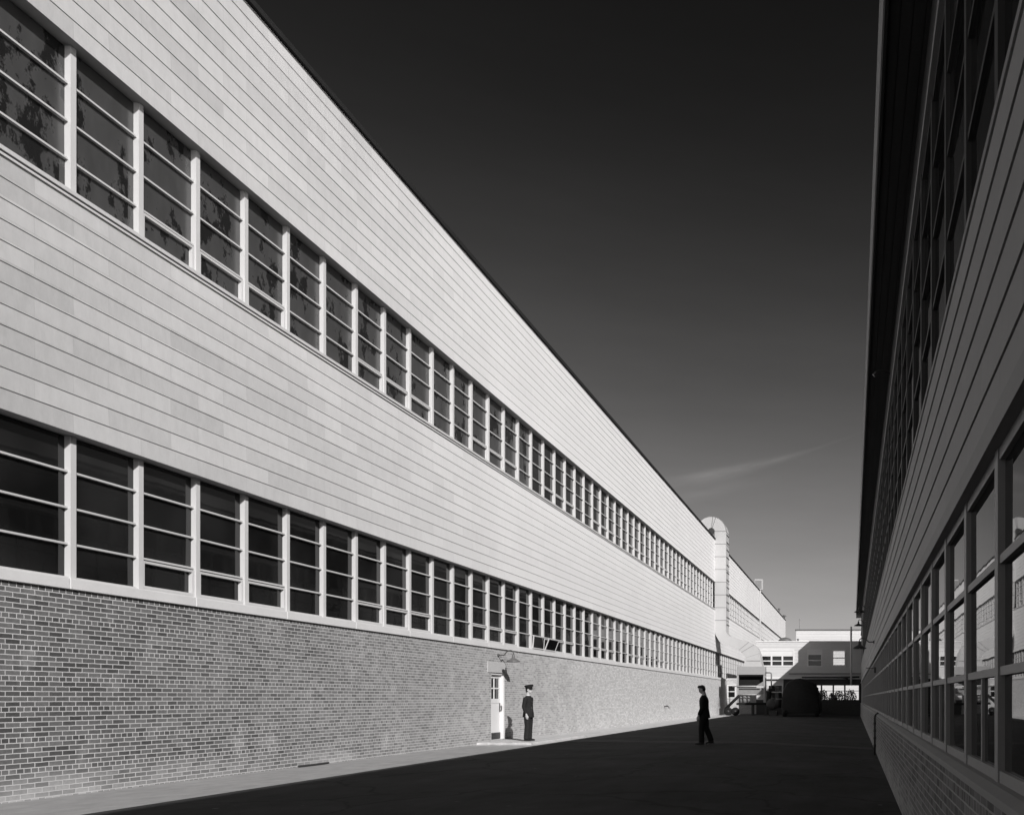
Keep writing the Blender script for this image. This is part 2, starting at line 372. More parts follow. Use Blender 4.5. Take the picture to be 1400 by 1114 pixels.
# windows: one sash unit per bay
def window_mb(H, sash, tilt=0):
    m = MB()
    m.box(-.25, -.125, -.047, .047, 0, H)                 # mullion
    m.box(-.24, -.15, .047, B-.047, 0, .05)               # bottom rail
    for k in (1, 2, 3): m.box(-.235, -.16, .047, B-.047, H*k/4-.013, H*k/4+.017)
    if sash:
        h = H/4; y0, y1 = .05, B-.05; f = .05
        m.box(-.232, -.150, y0, y0+f, .052, h-.034); m.box(-.232, -.150, y1-f, y1, .052, h-.034)
        m.box(-.232, -.150, y0+f, y1-f, .052, .052+f*.8); m.box(-.232, -.150, y0+f, y1-f, h-.034-f*.8, h-.034)
    return m
def pane_mb(H, seed):
    r = random.Random(seed); m = MB()
    for k in range(4):
        z0, z1 = H*k/4+.012, H*(k+1)/4-.010
        if k == 0: z0 = .045
        a, b = r.uniform(-.004, .004), r.uniform(-.004, .004)
        xx = -.215
        m.add([(xx+a,.04,z0),(xx-a,B-.04,z0),(xx-a+b,B-.04,z1),(xx+a+b,.04,z1),(xx+a-.006,.04,z0),(xx-a-.006,B-.04,z0),(xx-a+b-.006,B-.04,z1),(xx+a+b-.006,.04,z1)],
              [(0,1,2,3),(7,6,5,4),(0,4,5,1),(1,5,6,2),(2,6,7,3),(3,7,4,0)])
    return m
def mesh_of(mb, name, mat):
    o = mb.build(name, mat); me = o.data; bpy.data.objects.remove(o); return me
HL, HU = ZL1-ZL0, ZU1-ZU0
fr = {}; pn = {}
for key, H in (('l', HL), ('u', HU)):
    for sflag in (0, 1): fr[key, sflag] = mesh_of(window_mb(H, sflag), 'window', 'frame')
    for q in range(4):
        pn[key, q, 'glass'] = mesh_of(pane_mb(H, 10*q+(key == 'u')), 'pane', 'glass')
    for q in range(4):
        pn[key, q, 'glass_paint'] = mesh_of(pane_mb(H, 10*q+(key == 'u')), 'pane', 'glass_paint')
OPEN = {15, 16}
def put_window(key, n):
    sflag = 1 if (n % 5) in (1, 2, 3) else 0
    z = ZL0 if key == 'l' else ZU0
    wo_ = bpy.data.objects.new('window', fr[key, sflag]); COL.objects.link(wo_); wo_.parent = fb; wo_.location = (0, n*B, z)
    mat = 'glass_paint' if key == 'u' and n < 15 else 'glass'
    p_ = bpy.data.objects.new('pane', pn[key, (n*7+3) % 4, mat]); COL.objects.link(p_); p_.parent = wo_
    return wo_
for n in range(-1, 49):
    put_window('l', n); put_window('u', n)
rest = MB(); restp = MB()
def rest_add(key, n):
    H, z = (HL, ZL0) if key == 'l' else (HU, ZU0)
    off = Vector((XL, Y0+n*B, z))
    a = window_mb(H, (n % 5) in (1, 2, 3)); rest.add([v+off for v in a.v], a.f)
    b = pane_mb(H, n % 4); restp.add([v+off for v in b.v], b.f)
nmax = int((YB-Y0)/B)
for n in list(range(-18, -1)) + list(range(49, nmax)):
    for key in 'lu': rest_add(key, n)
rw = tag(rest.build('window_frames', 'frame', fb), kind='stuff'); tag(restp.build('panes', 'glass', rw), kind='stuff')
bk = MB(); bk.box(XL-.34, XL-.30, YA+.31, YB-.31, ZL0, ZL1); bk.box(XL-.34, XL-.305, YA+.31, YB-.31, ZU0, ZU1); bk.build('inner_wall', 'coping', fb)
# opened hopper sash
for n, ang in ((15, 8), (16, 34)):
    h = HL/4; m = MB(); f = .036; y0, y1 = .055, B-.055
    m.box(0, .03, y0, y1, 0, f); m.box(0, .03, y0, y1, h-.06-f, h-.06); m.box(0, .03, y0, y0+f, f, h-.06-f); m.box(0, .03, y1-f, y1, f, h-.06-f)
    o = m.build('open_sash', 'frame'); o.parent = fb; o.location = (-.13, n*B, ZL0+.055); o.rotation_euler = (0, math.radians(ang*.6), 0)
    p2 = MB().box(.012, .018, y0+f, y1-f, f, h-.06-f).build('pane', 'glass'); p2.parent = o
# door
dm = MB(); dx = XL-.10
dm.box(dx-.05, dx, DY0+.07, DY1-.09, DZ0+.02, .20); dm.box(dx-.05, dx, DY0+.07, DY1-.09, 1.26, 1.40); dm.box(dx-.05, dx, DY0+.07, DY1-.09, 2.06, DZ1-.06)
dm.box(dx-.05, dx-.012, DY0+.07, DY1-.09, .20, 1.26)
for a, b in ((DY0+.07, DY0+.16), (DY0+.48, DY0+.52), (DY1-.18, DY1-.09)): dm.box(dx-.05, dx, a, b, 1.40, 2.06)
for a, b in ((DY0+.16, DY0+.48), (DY0+.52, DY1-.18)): dm.box(dx-.05, dx, a, b, 1.715, 1.755)
door = dm.build('door', 'white', fb, bevel=.004)
gm = MB()
for a, b in ((DY0+.16, DY0+.48), (DY0+.52, DY1-.18)):
    gm.box(dx-.03, dx-.022, a, b, 1.40, 1.715); gm.box(dx-.03, dx-.022, a, b, 1.755, 2.06)
gm.build('pane', 'glass', door)
MB().box(dx, dx+.006, DY0+.075, DY1-.095, DZ0+.02, .315).build('kick_plate', 'steel_dark', door)
hm = MB(); hm.box(dx, dx+.012, DY1-.165, DY1-.125, .98, 1.26); hm.tube([(dx, DY1-.145, 1.17), (dx+.07, DY1-.145, 1.17), (dx+.07, DY1-.145, 1.03), (dx, DY1-.145, 1.03)], .012, 8)
hm.build('handle', 'steel_dark', door)
fm = MB(); fm.box(XL-.18, XL-.02, DY0, DY0+.07, DZ0, DZ1); fm.box(XL-.18, XL+.006, DY1-.09, DY1, DZ0, DZ1); fm.box(XL-.18, XL-.02, DY0+.07, DY1-.09, DZ1-.06, DZ1)
fm.build('door_frame', 'white', fb)
MB().box(XL-.3, XL+.018, DY0-.28, DY1+.12, DZ1+.003, 2.56).build('lintel', 'lintel', fb, bevel=.006)
ds = MB(); ds.box(XL+.001, -9.75, 26.35, 31.6, -.1, .075)
tag(ds.build('door_step', 'sunlit_ground', bevel=.02), 'low pale concrete slab under the officer and the white door', 'step')

# ------------------------------------------------------------------ workshop on the right
XR = .75; RA, RB = -16.0, 77.9
rb = thing('workshop_building', 'shaded low workshop with overhanging dark eave along the right edge', 'building', (XR, 0, -.13))
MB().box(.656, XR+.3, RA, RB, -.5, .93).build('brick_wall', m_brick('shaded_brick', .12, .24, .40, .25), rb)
sl = MB(); y_ = RA
while y_ < RB:
    e_ = min(y_+2.4, RB); sl.prism_y([(.645, .932), (XR+.3, .932), (XR+.3, .994), (.70, .994), (.645, .972)], y_+.003, e_-.003); y_ = e_
sl.build('sill', 'trim_right', rb)
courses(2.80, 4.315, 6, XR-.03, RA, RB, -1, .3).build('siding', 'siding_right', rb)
t_ = MB(); t_.box(XR-.075, XR+.2, RA, RB, 2.68, 2.797); t_.build('lower_trim', 'trim_right', rb)
t_ = MB(); t_.box(XR-.045, XR+.2, RA, RB, 4.318, 4.37); t_.build('upper_sill', 'trim_right', rb)
t_ = MB(); t_.box(XR-.06, XR+.2, RA, RB, 7.0, 7.09); t_.box(XR-.035, XR+.2, RA, RB, 7.12, 7.16); t_.build('frieze_trim', 'trim_right', rb)
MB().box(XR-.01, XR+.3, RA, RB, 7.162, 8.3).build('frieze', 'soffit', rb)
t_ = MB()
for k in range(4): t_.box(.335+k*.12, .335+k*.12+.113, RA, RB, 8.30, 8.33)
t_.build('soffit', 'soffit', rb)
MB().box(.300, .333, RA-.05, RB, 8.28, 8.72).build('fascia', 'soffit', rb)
gt = MB(); gt.prism_y([(.262, 8.66), (.298, 8.60), (.298, 8.63), (.275, 8.672), (.275, 8.70), (.262, 8.70)], RA, RB); gt.build('gutter', 'trim_right', rb)
MB().box(.30, 26, RA-.05, RB, 8.722, 8.80).build('roof', 'roof', rb)
MB().box(.31, 12, 69.35, RB-.02, 8.802, 9.95).build('roof_house', 'soffit', rb)
MB().box(XR+.32, 26, RA, RA+.3, -.3, 8.29).build('end_wall', 'soffit', rb)
MB().box(XR+.32, 26, RB-.3, RB, -.3, 8.29).build('far_wall', 'siding_front', rb)
MB().box(25.7, 26, RA+.31, RB-.31, -.3, 8.28).build('back_wall', 'soffit', rb)
for ch in list(rb.children):          # the eave climbs slightly towards the far end
    if ch.name in ('frieze', 'soffit', 'fascia', 'gutter', 'roof.001'):
        for v_ in ch.data.vertices:
            if ch.name != 'frieze' or v_.co.z > 8: v_.co.z += .010*(v_.co.y-50)
def rwindow(z0, z1, npan, split):
    m = MB(); H = z1-z0
    m.box(XR-.02, XR+.05, -.05, .05, z0, z1)
    m.box(XR-.012, XR+.045, .055, B-.055, z0, z0+.06); m.box(XR-.012, XR+.045, .055, B-.055, z1-.06, z1)
    for k in range(1, npan): m.box(XR-.010, XR+.04, .055, B-.055, z0+H*k/npan-.022, z0+H*k/npan+.022)
    if split: m.box(XR-.004, XR+.04, B/2-.02, B/2+.02, z0+.06, z0+H/npan-.022)
    return m
def rpane(z0, z1, seed):
    r = random.Random(seed); a, b = r.uniform(-.003, .003), r.uniform(-.003, .003); xx = XR+.014
    return MB().add([(xx+a,.05,z0+.05),(xx-a,B-.05,z0+.05),(xx-a+b,B-.05,z1-.05),(xx+a+b,.05,z1-.05),(xx+a+.006,.05,z0+.05),(xx-a+.006,B-.05,z0+.05),(xx-a+b+.006,B-.05,z1-.05),(xx+a+b+.006,.05,z1-.05)],
                    [(0,1,2,3),(7,6,5,4),(0,4,5,1),(1,5,6,2),(2,6,7,3),(3,7,4,0)])
RL, RU = (.996, 2.678), (4.372, 6.998)
Y1 = 5.66; off0 = Vector((-XR, 0, .13))
def shifted(mb, d):
    mb.v = [v+d for v in mb.v]; return mb
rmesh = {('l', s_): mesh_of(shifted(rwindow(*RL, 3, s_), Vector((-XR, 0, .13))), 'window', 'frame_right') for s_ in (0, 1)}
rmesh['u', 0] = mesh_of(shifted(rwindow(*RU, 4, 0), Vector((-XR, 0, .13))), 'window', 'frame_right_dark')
rpm = {(k, q): mesh_of(shifted(rpane(*z, q+5), Vector((-XR, 0, .13))), 'pane', 'glass_right') for k, z in (('l', RL), ('u', RU)) for q in range(4)}
rest = MB(); restp = MB()
for n in range(-17, int((RB-Y1)/B)):
    for k, z in (('l', RL), ('u', RU)):
        s_ = 1 if k == 'l' and n % 4 in (1, 3) else 0
        if -2 <= n < 48:
            o = bpy.data.objects.new('window', rmesh[k, s_]); COL.objects.link(o); o.parent = rb; o.location = (0, Y1+n*B, 0)
            p_ = bpy.data.objects.new('pane', rpm[k, (n*3+1) % 4]); COL.objects.link(p_); p_.parent = o
        else:
            a = rwindow(*z, 3 if k == 'l' else 4, s_); rest.add([v+Vector((0, Y1+n*B, 0)) for v in a.v], a.f)
            b = rpane(*z, n % 4); restp.add([v+Vector((0, Y1+n*B, 0)) for v in b.v], b.f)
rw = tag(rest.build('window_frames', 'frame_right', rb), kind='stuff'); tag(restp.build('panes', 'glass_right', rw), kind='stuff')
bk = MB(); bk.box(XR+.28, XR+.31, RA+.31, RB-.31, *RL); bk.box(XR+.28, XR+.31, RA+.31, RB-.31, *RU); bk.build('inner_wall', 'coping', rb)

# ------------------------------------------------------------------ end building across the passage
DA = 76.0
ab = thing('annex_building', 'white low end building across the passage, half in slanting shadow', 'building', (-4, DA, 0))
ax0 = px(1034, 0, DA)[0]; ax1 = XR+.06; zt = px(0, 877.5, DA)[1]; zb = px(0, 928, DA)[1]
holes = []      # px rects left open in the upper wall
W1 = (1105, 1123, 889, 910); W2 = (1139, 1155, 889.5, 909); TRI = (1040, 1084.5, 889, 909.5)
def rect(r, D=DA):
    x0, z1 = px(r[0], r[2], D); x1, z0 = px(r[1], r[3], D); return x0, x1, z0, z1
def wall_with_holes(x0, x1, z0, z1, hs, y0, y1, h=.28):
    hs = [(max(q[0], x0), min(q[1], x1), q[2], q[3]) for q in hs if q[1] > x0 and q[0] < x1]
    m = MB(); xs = sorted({x0, x1, *[a for hh in hs for a in hh[:2]]})
    for a, b in zip(xs, xs[1:]):
        segs = [(z0, z1)]
        for hh in hs:
            if hh[0] <= a+1e-6 and hh[1] >= b-1e-6:
                segs = [q for s0, s1 in segs for q in ((s0, min(s1, hh[2])), (max(s0, hh[3]), s1)) if q[1]-q[0] > 1e-4]
        for s0, s1 in segs:
            zz = s0
            while zz < s1-1e-4:                          # lapped boards
                ze = min(s1, (math.floor((zz+1e-5)/h)+1)*h)
                m.prism_x([(y1, zz), (y0-.018, zz), (y0, ze), (y1, ze)], a, b); zz = ze
    return m
hs = [rect(W1), rect(W2), rect(TRI)]
wall_with_holes(ax0, ax1, zb+.14, zt, hs, DA, DA+.25).build('upper_wall', 'siding_front', ab)
MB().box(ax0-.03, ax1, DA-.10, DA+.25, zb, zb+.138).build('belt_course', 'white', ab)
MB().box(ax0-.05, ax1, DA-.06, DA+6.2, zt+.002, zt+.10).build('roof', 'white', ab)
lw = (1050.5, 1069.5, 936.6, 955); op = (1117, 1174, 936.5, 957.5)
hl = [rect(lw, DA+.15), rect(op, DA+.15)]
MB().box(ax0-.02, ax1, DA+.08, DA+.128, -.2, 1.28).build('shade_band', 'soffit', ab)  # added dark band standing in for shade low on the wall
axm = rect(lw, DA+.15)[1]+.1
wall_with_holes(ax0, axm, -.2, zb-.002, hl[:1], DA+.15, DA+.35, .5).build('lower_wall', 'siding_front', ab)
wall_with_holes(axm, ax1, -.2, zb-.002, hl[1:], DA+.15, DA+.35, .5).build('shade_base', 'soffit', ab)  # right part of the lower wall coloured dark to paint its shade
hb = [rect((1136, 1158, 886, 912), DA+6), rect((1112, 1180, 932, 966), DA+6)]
wall_with_holes(ax0, ax1, -.2, zt, hb, DA+6, DA+6.2).build('back_wall', 'siding_front', ab)
MB().box(ax0, ax0+.2, DA+.37, DA+5.95, -.2, zt).build('side_wall', 'siding_front', ab)
MB().box(ax0+.21, ax1, DA+.37, DA+5.95, zb-.1, zb+.1).build('floor_slab', 'soffit', ab)
MB().box(px(1131,0,DA+3)[0]-.1, px(1131,0,DA+3)[0], DA+.37, DA+5.95, zb+.11, zt).build('partition', 'soffit', ab)
def sash_window(r, D, parent, panes, blind=0, pane=True, mat='white', wide=.09):
    x0, x1, z0, z1 = rect(r, D); m = MB(); y0, y1 = D-.05, D+.10; f = wide
    m.box(x0-f, x0+.02, y0, y1, z0-f, z1+f); m.box(x1-.02, x1+f, y0, y1, z0-f, z1+f)
    m.box(x0+.02, x1-.02, y0, y1, z0-f, z0+.02); m.box(x0+.02, x1-.02, y0, y1, z1-.02, z1+f)
    zt_ = z1-(z1-z0)*blind
    if blind: m.box(x0+.02, x1-.02, y0+.03, y1-.03, zt_, z1-.02)
    for k in range(1, panes):
        c = x0+(x1-x0)*k/panes; m.box(c-.07, c+.07, y0+.02, y1, z0+.02, zt_)
    c = (z0+zt_)/2
    for k in range(panes):
        a = x0+(x1-x0)*k/panes+(.07 if k else .02); b = x0+(x1-x0)*(k+1)/panes-(.07 if k < panes-1 else .02)
        m.box(a, b, y0+.03, y1-.01, c-.04, c+.04)
    o = m.build('window', mat, parent)
    if pane: MB().box(x0+.02, x1-.02, D+.05, D+.06, z0+.02, zt_).build('pane', 'glass', o)
    return o
sash_window(TRI, DA, ab, 3, .38)
sash_window(W1, DA, ab, 1, .28)
o = sash_window(W2, DA, ab, 1, 0, True)
for ch in o.children: ch.data.materials[0] = None
clr = Mat('see_through_glass'); clr.b.inputs['Transmission Weight'].default_value = 1; clr.b.inputs['Roughness'].default_value = 0; clr.b.inputs['IOR'].default_value = 1.02
for ch in o.children: ch.data.materials[0] = clr.m
sash_window(lw, DA+.15, ab, 1, 0, True)
ox0, ox1, oz0, oz1 = rect(op, DA+.15)
for pxx in (1123.0, 1139.2, 1155.0):
    c = px(pxx, 0, DA)[0]; MB().box(c-.07, c+.07, DA+.16, DA+.30, oz0, oz1).build('post', 'steel_dark', ab)
MB().box(ox0, ox1, DA+.2, DA+.26, oz0+(oz1-oz0)*.62, oz0+(oz1-oz0)*.66).build('rail', 'steel_dark', ab)
# pipes along the shaded wall
pm = MB(); z_ = px(0, 925.5, 75.5)[1]
x_ = px(1096, 0, 75.5)[0]; x2 = px(1150, 0, 75.5)[0]
pm.tube([(x_, DA-.30, z_), (x2, DA-.30, z_), (x2+.55, DA-.30, z_-.12), (px(1161,0,75.5)[0], DA-.30, z_-.62)], .07)
pm.tube([(x2-.3, DA-.30, z_), (px(1175,0,75.5)[0], DA-.30, z_+.03)], .075)
tag(pm.build('steam_pipe', 'steel_dark', smooth=True), 'thick dark pipe crossing the shaded front of the end building', 'pipe')
z_ = px(0, 920.5, 75.5)[1]
tag(MB().tube([(px(1078,0,75.5)[0], DA-.16, z_), (px(1178,0,75.5)[0], DA-.16, z_)], .03, 8).build('thin_pipe', 'steel_dark', smooth=True), 'thin straight pipe just above the thick dark pipe', 'pipe')
c = px(1163.6, 0, 75)[0]
tag(MB().lathe([(.085, px(0,936,75)[1]), (.085, px(0,857,75)[1]), (.05, px(0,856.5,75)[1]+.04)], (c, 75.2, 0), 12).build('downpipe', 'white', smooth=True), 'pale tall downpipe at the right corner of the end building', 'pipe')
# dome ventilator and stub on the annex roof
cx_ = px(1073.5, 0, DA+2)[0]
d_ = MB().lathe([(.20, zt+.1), (.20, zt+.25), (.62, zt+.22), (.58, zt+.33), (.38, zt+.47), (.12, zt+.54), (.02, zt+.56)], (cx_, DA+2, 0), 20)
tag(d_.build('roof_ventilator', 'lampgrey', smooth=True), 'low domed ventilator on the roof of the end building', 'ventilator')
cx_ = px(1091, 0, DA+2)[0]
tag(MB().lathe([(.05, zt+.1), (.05, zt+.3), (.10, zt+.31), (.10, zt+.4), (.03, zt+.45)], (cx_, DA+2, 0), 10).build('roof_stub_pipe', 'lampgrey', smooth=True), 'short capped stub pipe on the end building roof', 'pipe')

# rear building seen above and through the annex
DRr = 95.0
rr = thing('rear_building', 'bright white building rising behind the end building roof', 'building', (0, DRr, 0))
x0 = px(1088.5, 0, DRr)[0]; zt2 = px(0, 861.3, DRr)[1]
wall_with_holes(x0, 9, -.2, zt2, [], DRr, DRr+.3, .28).build('front_wall', 'siding_front', rr)
MB().box(x0, x0+.3, DRr+.31, DRr+12, -.2, zt2).build('side_wall', 'siding_front', rr)
MB().box(x0-.12, 9.1, DRr-.10, DRr+12, zt2+.002, zt2+.11).build('roof', 'lampgrey', rr)
zz = (3.0, 1.6)
for cxp in (-1.25, -3.4):
    wdw = MB().box(cxp-.5, cxp+.5, DRr-.05, DRr+.02, 4.35, 4.95).build('window', 'glass', rr)
tag(MB().lathe([(.05, 0), (.05, 1.05), (.085, 1.06), (.085, 1.2), (.02, 1.22)], (px(1093,0,DRr)[0], DRr+.6, zt2+.1), 8).build('roof_pole', 'panel'), 'short thin pole on the roof of the rear white building', 'pole')

# lean-to
DS = 78.6
sh = thing('brick_shed', 'small limewashed brick lean-to with one window beside the sheet metal hood', 'shed', (-10, DS, 0))
sx0, sx1 = XL+.03, px(1040, 0, DS)[0]; stz = px(0, 928.5, DS)[1]
wr = rect((995.5, 1005, 937, 953), DS)
wall_with_holes(sx0, sx1, -.2, stz, [wr], DS, DS+.25, 5).build('wall', 'brick_front', sh)
MB().box(sx1-.25, sx1, DS+.26, DS+5, -.2, stz).build('side_wall', 'brick_front', sh)
MB().box(sx0, sx1+.06, DS-.06, DS+5, stz+.002, stz+.10).build('roof', 'white', sh)
sash_window((995.5, 1005, 937, 953), DS, sh, 1, 0, True)

# ------------------------------------------------------------------ exhaust duct and dust collector
DD = 71.9; YD0, YD1 = DD, DD+1.7
k_ = DD/F
dt = thing('exhaust_duct', 'tall pale sheet metal duct climbing the wall and hooking over the roof', 'duct', (XL+.5, DD, 0))
cxw, czw = px(972.5, 726, DD)
r0, r1 = 4.6*k_, 20*k_
def strip(pairs, y0=YD0, y1=YD1):
    m = MB(); n = len(pairs)
    vs = []
    for (a, b) in pairs: vs += [(a[0], y0, a[1]), (b[0], y0, b[1]), (b[0], y1, b[1]), (a[0], y1, a[1])]
    fs = [(0,1,2,3), tuple(4*(n-1)+i for i in (3,2,1,0))]
    for i in range(n-1):
        for k in range(4): fs.append((4*i+k, 4*i+(k+1)%4, 4*i+4+(k+1)%4, 4*i+4+k))
    return m.add(vs, fs)
def polar(r, a): return (cxw+r*math.cos(a), czw+r*math.sin(a))
arch = [(polar(r0, math.pi*i/18), polar(r1, math.pi*i/18)) for i in range(19)]
arch.append(((cxw-r0, 14.3), (cxw-r1, 14.3)))
strip(arch).build('roof_elbow', 'steel', dt)
rl, rr_ = cxw+r0, cxw+r1
zbot = px(0, 862, DD)[1]
strip([((rl, czw-.003), (rr_, czw-.003)), ((rl, zbot+.003), (rr_, zbot+.003))]).build('riser', 'steel', dt)
def P(x, y): return px(x, y, DD)
lower = [((rl, zbot), (rr_, zbot)), (P(978.5, 868), P(993.8, 866)), (P(983.5, 876.5), P(997.5, 869.5)), (P(1010, 888.5), P(1024, 877.2)), (P(1013.5, 891.5), P(1031, 881)), (P(1017.5, 895), P(1036, 886)), (P(1019.5, 899), P(1038.5, 893))]
strip(lower).build('lower_bend', 'steel', dt)
tr = [(P(1019.5, 899.05), P(1038.5, 893.05)), (P(1016, 911), P(1042, 911))]
strip(tr, YD0-.05, YD1+.05).build('hood_transition', 'steel', dt)
sm = MB(); zz = czw
while zz > zbot-.1:
    sm.box(rl-.012, rr_+.012, YD0-.012, YD1+.012, zz-.02, zz+.02); zz -= 1.05
for i in (0, 9):
    a = math.radians(63 + i*3.0)
sm.build('seam_band', 'seam', dt)
em = MB()
for a in (72, 84):
    p0 = polar(r0, math.radians(a)); p1 = polar(r1, math.radians(a)); em.tube([(p0[0], YD0-.004, p0[1]), (p1[0], YD0-.004, p1[1])], .022, 6)
for a, b in (lower[3], lower[4], lower[6]): em.tube([(a[0], YD0-.004, a[1]), (b[0], YD0-.004, b[1])], .018, 6)
a, b = tr[0]; p0, p1 = P(1021, 903), P(1040, 903); em.tube([(p0[0], YD0-.06, p0[1]), (p1[0], YD0-.06, p1[1])], .02, 6)
em.build('elbow_seam', 'seam', dt)
fl = MB()
for i in range(14):
    zz = czw-.25-i*.62
    if zz > zbot+.1: fl.box(rr_+.012, rr_+.055, YD0+.25, YD1-.02, zz, zz+.05)
fl.build('side_cleat', 'seam', dt)
rim = MB(); rim.tube([(polar(r1+.012, math.pi*i/18)[0], YD0, polar(r1+.012, math.pi*i/18)[1]) for i in range(19)], .022, 6); rim.build('rim_seam', 'seam', dt)
MB().lathe([(r0*.98, YD0+.02), (r0*.98, YD0+.06)], (cxw, 0, czw), 18, 'y').build('throat_shade', 'steel_dark', dt)  # dark disc painted for the shade seen through the elbow throat

DC = 72.6
dc = thing('dust_collector', 'sheet metal hood on an open frame over a raised dark platform', 'machine', (px(1030,0,DC)[0], DC, 0))
def R(x0, x1, y0, y1, ya, yb, name, mat, D=DC, bevel=0):
    a, zt_ = px(x0, y0, D); b, zb_ = px(x1, y1, D); return MB().box(a, b, ya, yb, zb_, zt_).build(name, mat, dc, bevel=bevel)
R(1009.5, 1047.5, 911.2, 922.5, DC-1.0, DC+.25, 'hood', 'hood_steel', bevel=.03)
for x in (1009.5, 1045.2):
    for y in (DC-.95, DC+.08): R(x, x+2.3, 922.6, 960, y, y+.14, 'post', 'hood_steel')
R(1010, 1046, 929.0, 937.2, DC-.5, DC+.05, 'trough', 'rubber')
R(1011, 1045.5, 922.6, 928.9, DC-.2, DC-.15, 'back_plate', 'rubber')
R(1011, 1046, 923.0, 925, DC-.5, DC-.4, 'upper_rail', 'steel_dark')
R(1011.5, 1045, 940, 948.4, DC-.7, DC+.05, 'casing', 'panel')
tb = MB(); z_ = px(0, 938, DC)[1]; tb.tube([(px(1004,0,DC)[0], DC-1.05, z_), (px(1044,0,DC)[0], DC-1.05, z_)], .05, 8)
z_ = px(0, 949.3, DC)[1]; tb.tube([(px(1010,0,DC)[0], DC-.85, z_), (px(1044,0,DC)[0], DC-.85, z_)], .045, 8); tb.build('handrail', 'steel', dc, True)
cy = MB()
for x, r in ((1013.5, .10), (1018.5, .17), (1024, .12)): cy.lathe([(r, px(0,959.8,DC)[1]), (r, px(0,951.5,DC)[1]), (r*.6, px(0,950.5,DC)[1])], (px(x,0,DC)[0], DC-.3, 0), 12)
cy.build('canister', 'panel', dc, True)
R(1009, 1050, 960.2, 963.2, DC-1.05, DC+.3, 'platform', 'rubber')
lg = MB()
for x in (1030, 1048):
    for y in (DC-.9, DC+.1):
        a = px(x, 0, DC)[0]; lg.box(a-.06, a+.06, y, y+.12, -.05, px(0, 963.3, DC)[1])
lg.build('platform_leg', 'steel_dark', dc)
gp = MB(); z1_ = px(0, 919.5, DC)[1]; z0_ = px(0, 941, DC)[1]; xa, xb = px(1047.6,0,DC)[0], px(1055.5,0,DC)[0]
gp.tube([(xa, DC-.6, z1_), (xb-.12, DC-.6, z1_), (xb-.03, DC-.6, z1_-.04), (xb, DC-.6, z1_-.14), (xb, DC-.6, z0_)], .055, 8); gp.build('gooseneck_pipe', 'seam', dc, True)
gb = MB(); gb.prism_y([px(1036, 937, DC), px(1046.5, 937, DC), px(1046.5, 930.5, DC)], DC-.93, DC-.75); gb.build('gusset', 'panel', dc)

bl = thing('blower', 'dark squat blower with upright stack beside the raised platform', 'machine', (px(1057,0,70)[0], 70.4, 0))
bm_ = MB().lathe([(.22, -.25), (.46, -.23), (.50, 0), (.46, .23), (.22, .25)], (px(1056,0,70.4)[0], 70.4, .95), 24, 'y'); bm_.build('housing', 'steel_dark', bl, True)
MB().box(px(1052,0,70.4)[0], px(1063,0,70.4)[0], 70.0, 70.9, -.02, .35).build('base', 'steel_dark', bl)
MB().lathe([(.2, .9), (.2, 1.9), (.26, 1.92), (.26, 2.0)], (px(1051,0,70.4)[0], 70.4, 0), 12).build('stack', 'steel_dark', bl, True)
MB().lathe([(.24, .3), (.3, .9), (.28, 1.0)], (px(1064,0,70.4)[0], 70.2, .35), 14, 'z').build('motor', 'steel_dark', bl, True)

# small hand trailer
DT = 72.0
ht = thing('hand_trailer', 'small dark two wheeled trailer with raised tongue below the duct', 'trailer', (px(1002,0,DT)[0], DT-.6, 0))
tx = lambda x: px(x, 0, DT-.6)[0]
for x, y in ((1006.3, DT-1.0), (996.5, DT-.95)):
    wl = MB().lathe([(.12, -.08), (.30, -.09), (.34, -.05), (.34, .05), (.30, .09), (.12, .08)], (tx(x), y, .34), 20, 'y').build('wheel', 'rubber', ht, True)
    MB().lathe([(.11, -.1), (.11, .1)], (tx(x), y, .34), 12, 'y').build('hub', 'steel_dark', wl, True)
MB().box(tx(994.5), tx(1008), DT-.85, DT-.1, .42, .56).build('bed', 'rubber', ht)
tg = MB(); tg.tube([(tx(991), DT-.5, .5), (tx(1010.5), DT-.5, px(0,950.5,DT)[1])], .12, 8); tg.build('tongue', 'rubber', ht, True)
MB().tube([(tx(997.5), DT-.5, .56), (tx(997.5), DT-.5, 2.4)], .03, 6).build('stake', 'rubber', ht, True)

# dark covered trailer in the shade
ct = thing('covered_trailer', 'large dark round topped covered load standing in the shade of the passage', 'trailer', (px(1096,0,70)[0], 68, 0))
xa, xb = px(1071,0,68)[0], px(1121,0,68)[0]; zt_ = px(0, 928, 68)[1]
q_ = lambda x, y: px(x, y, 68)
prof = [(xa, .22), q_(1070, 965), q_(1070.5, 953), q_(1072, 943), q_(1075.5, 935), q_(1081, 930), q_(1088, 927.8), q_(1096, 927.2), q_(1103, 928.8), q_(1109.5, 932.6), q_(1115, 938), q_(1118.5, 945), q_(1120.5, 955), (q_(1121, 0)[0], .22)]
mcv = MB(); R5 = random.Random(5); sec = []; nb = 44; cxm = (xa+xb)/2
dense = []
for i in range(nb):                      # resample the outline and slump it differently at each hoop
    tq = i/(nb-1)*(len(prof)-1); j = min(int(tq), len(prof)-2); fq = tq-j
    dense.append((prof[j][0]*(1-fq)+prof[j+1][0]*fq, prof[j][1]*(1-fq)+prof[j+1][1]*fq))
for it in range(3): dense = [dense[0]]+[tuple((dense[i-1][a]+2*dense[i][a]+dense[i+1][a])/4 for a in (0, 1)) for i in range(1, nb-1)]+[dense[-1]]
ny = 16
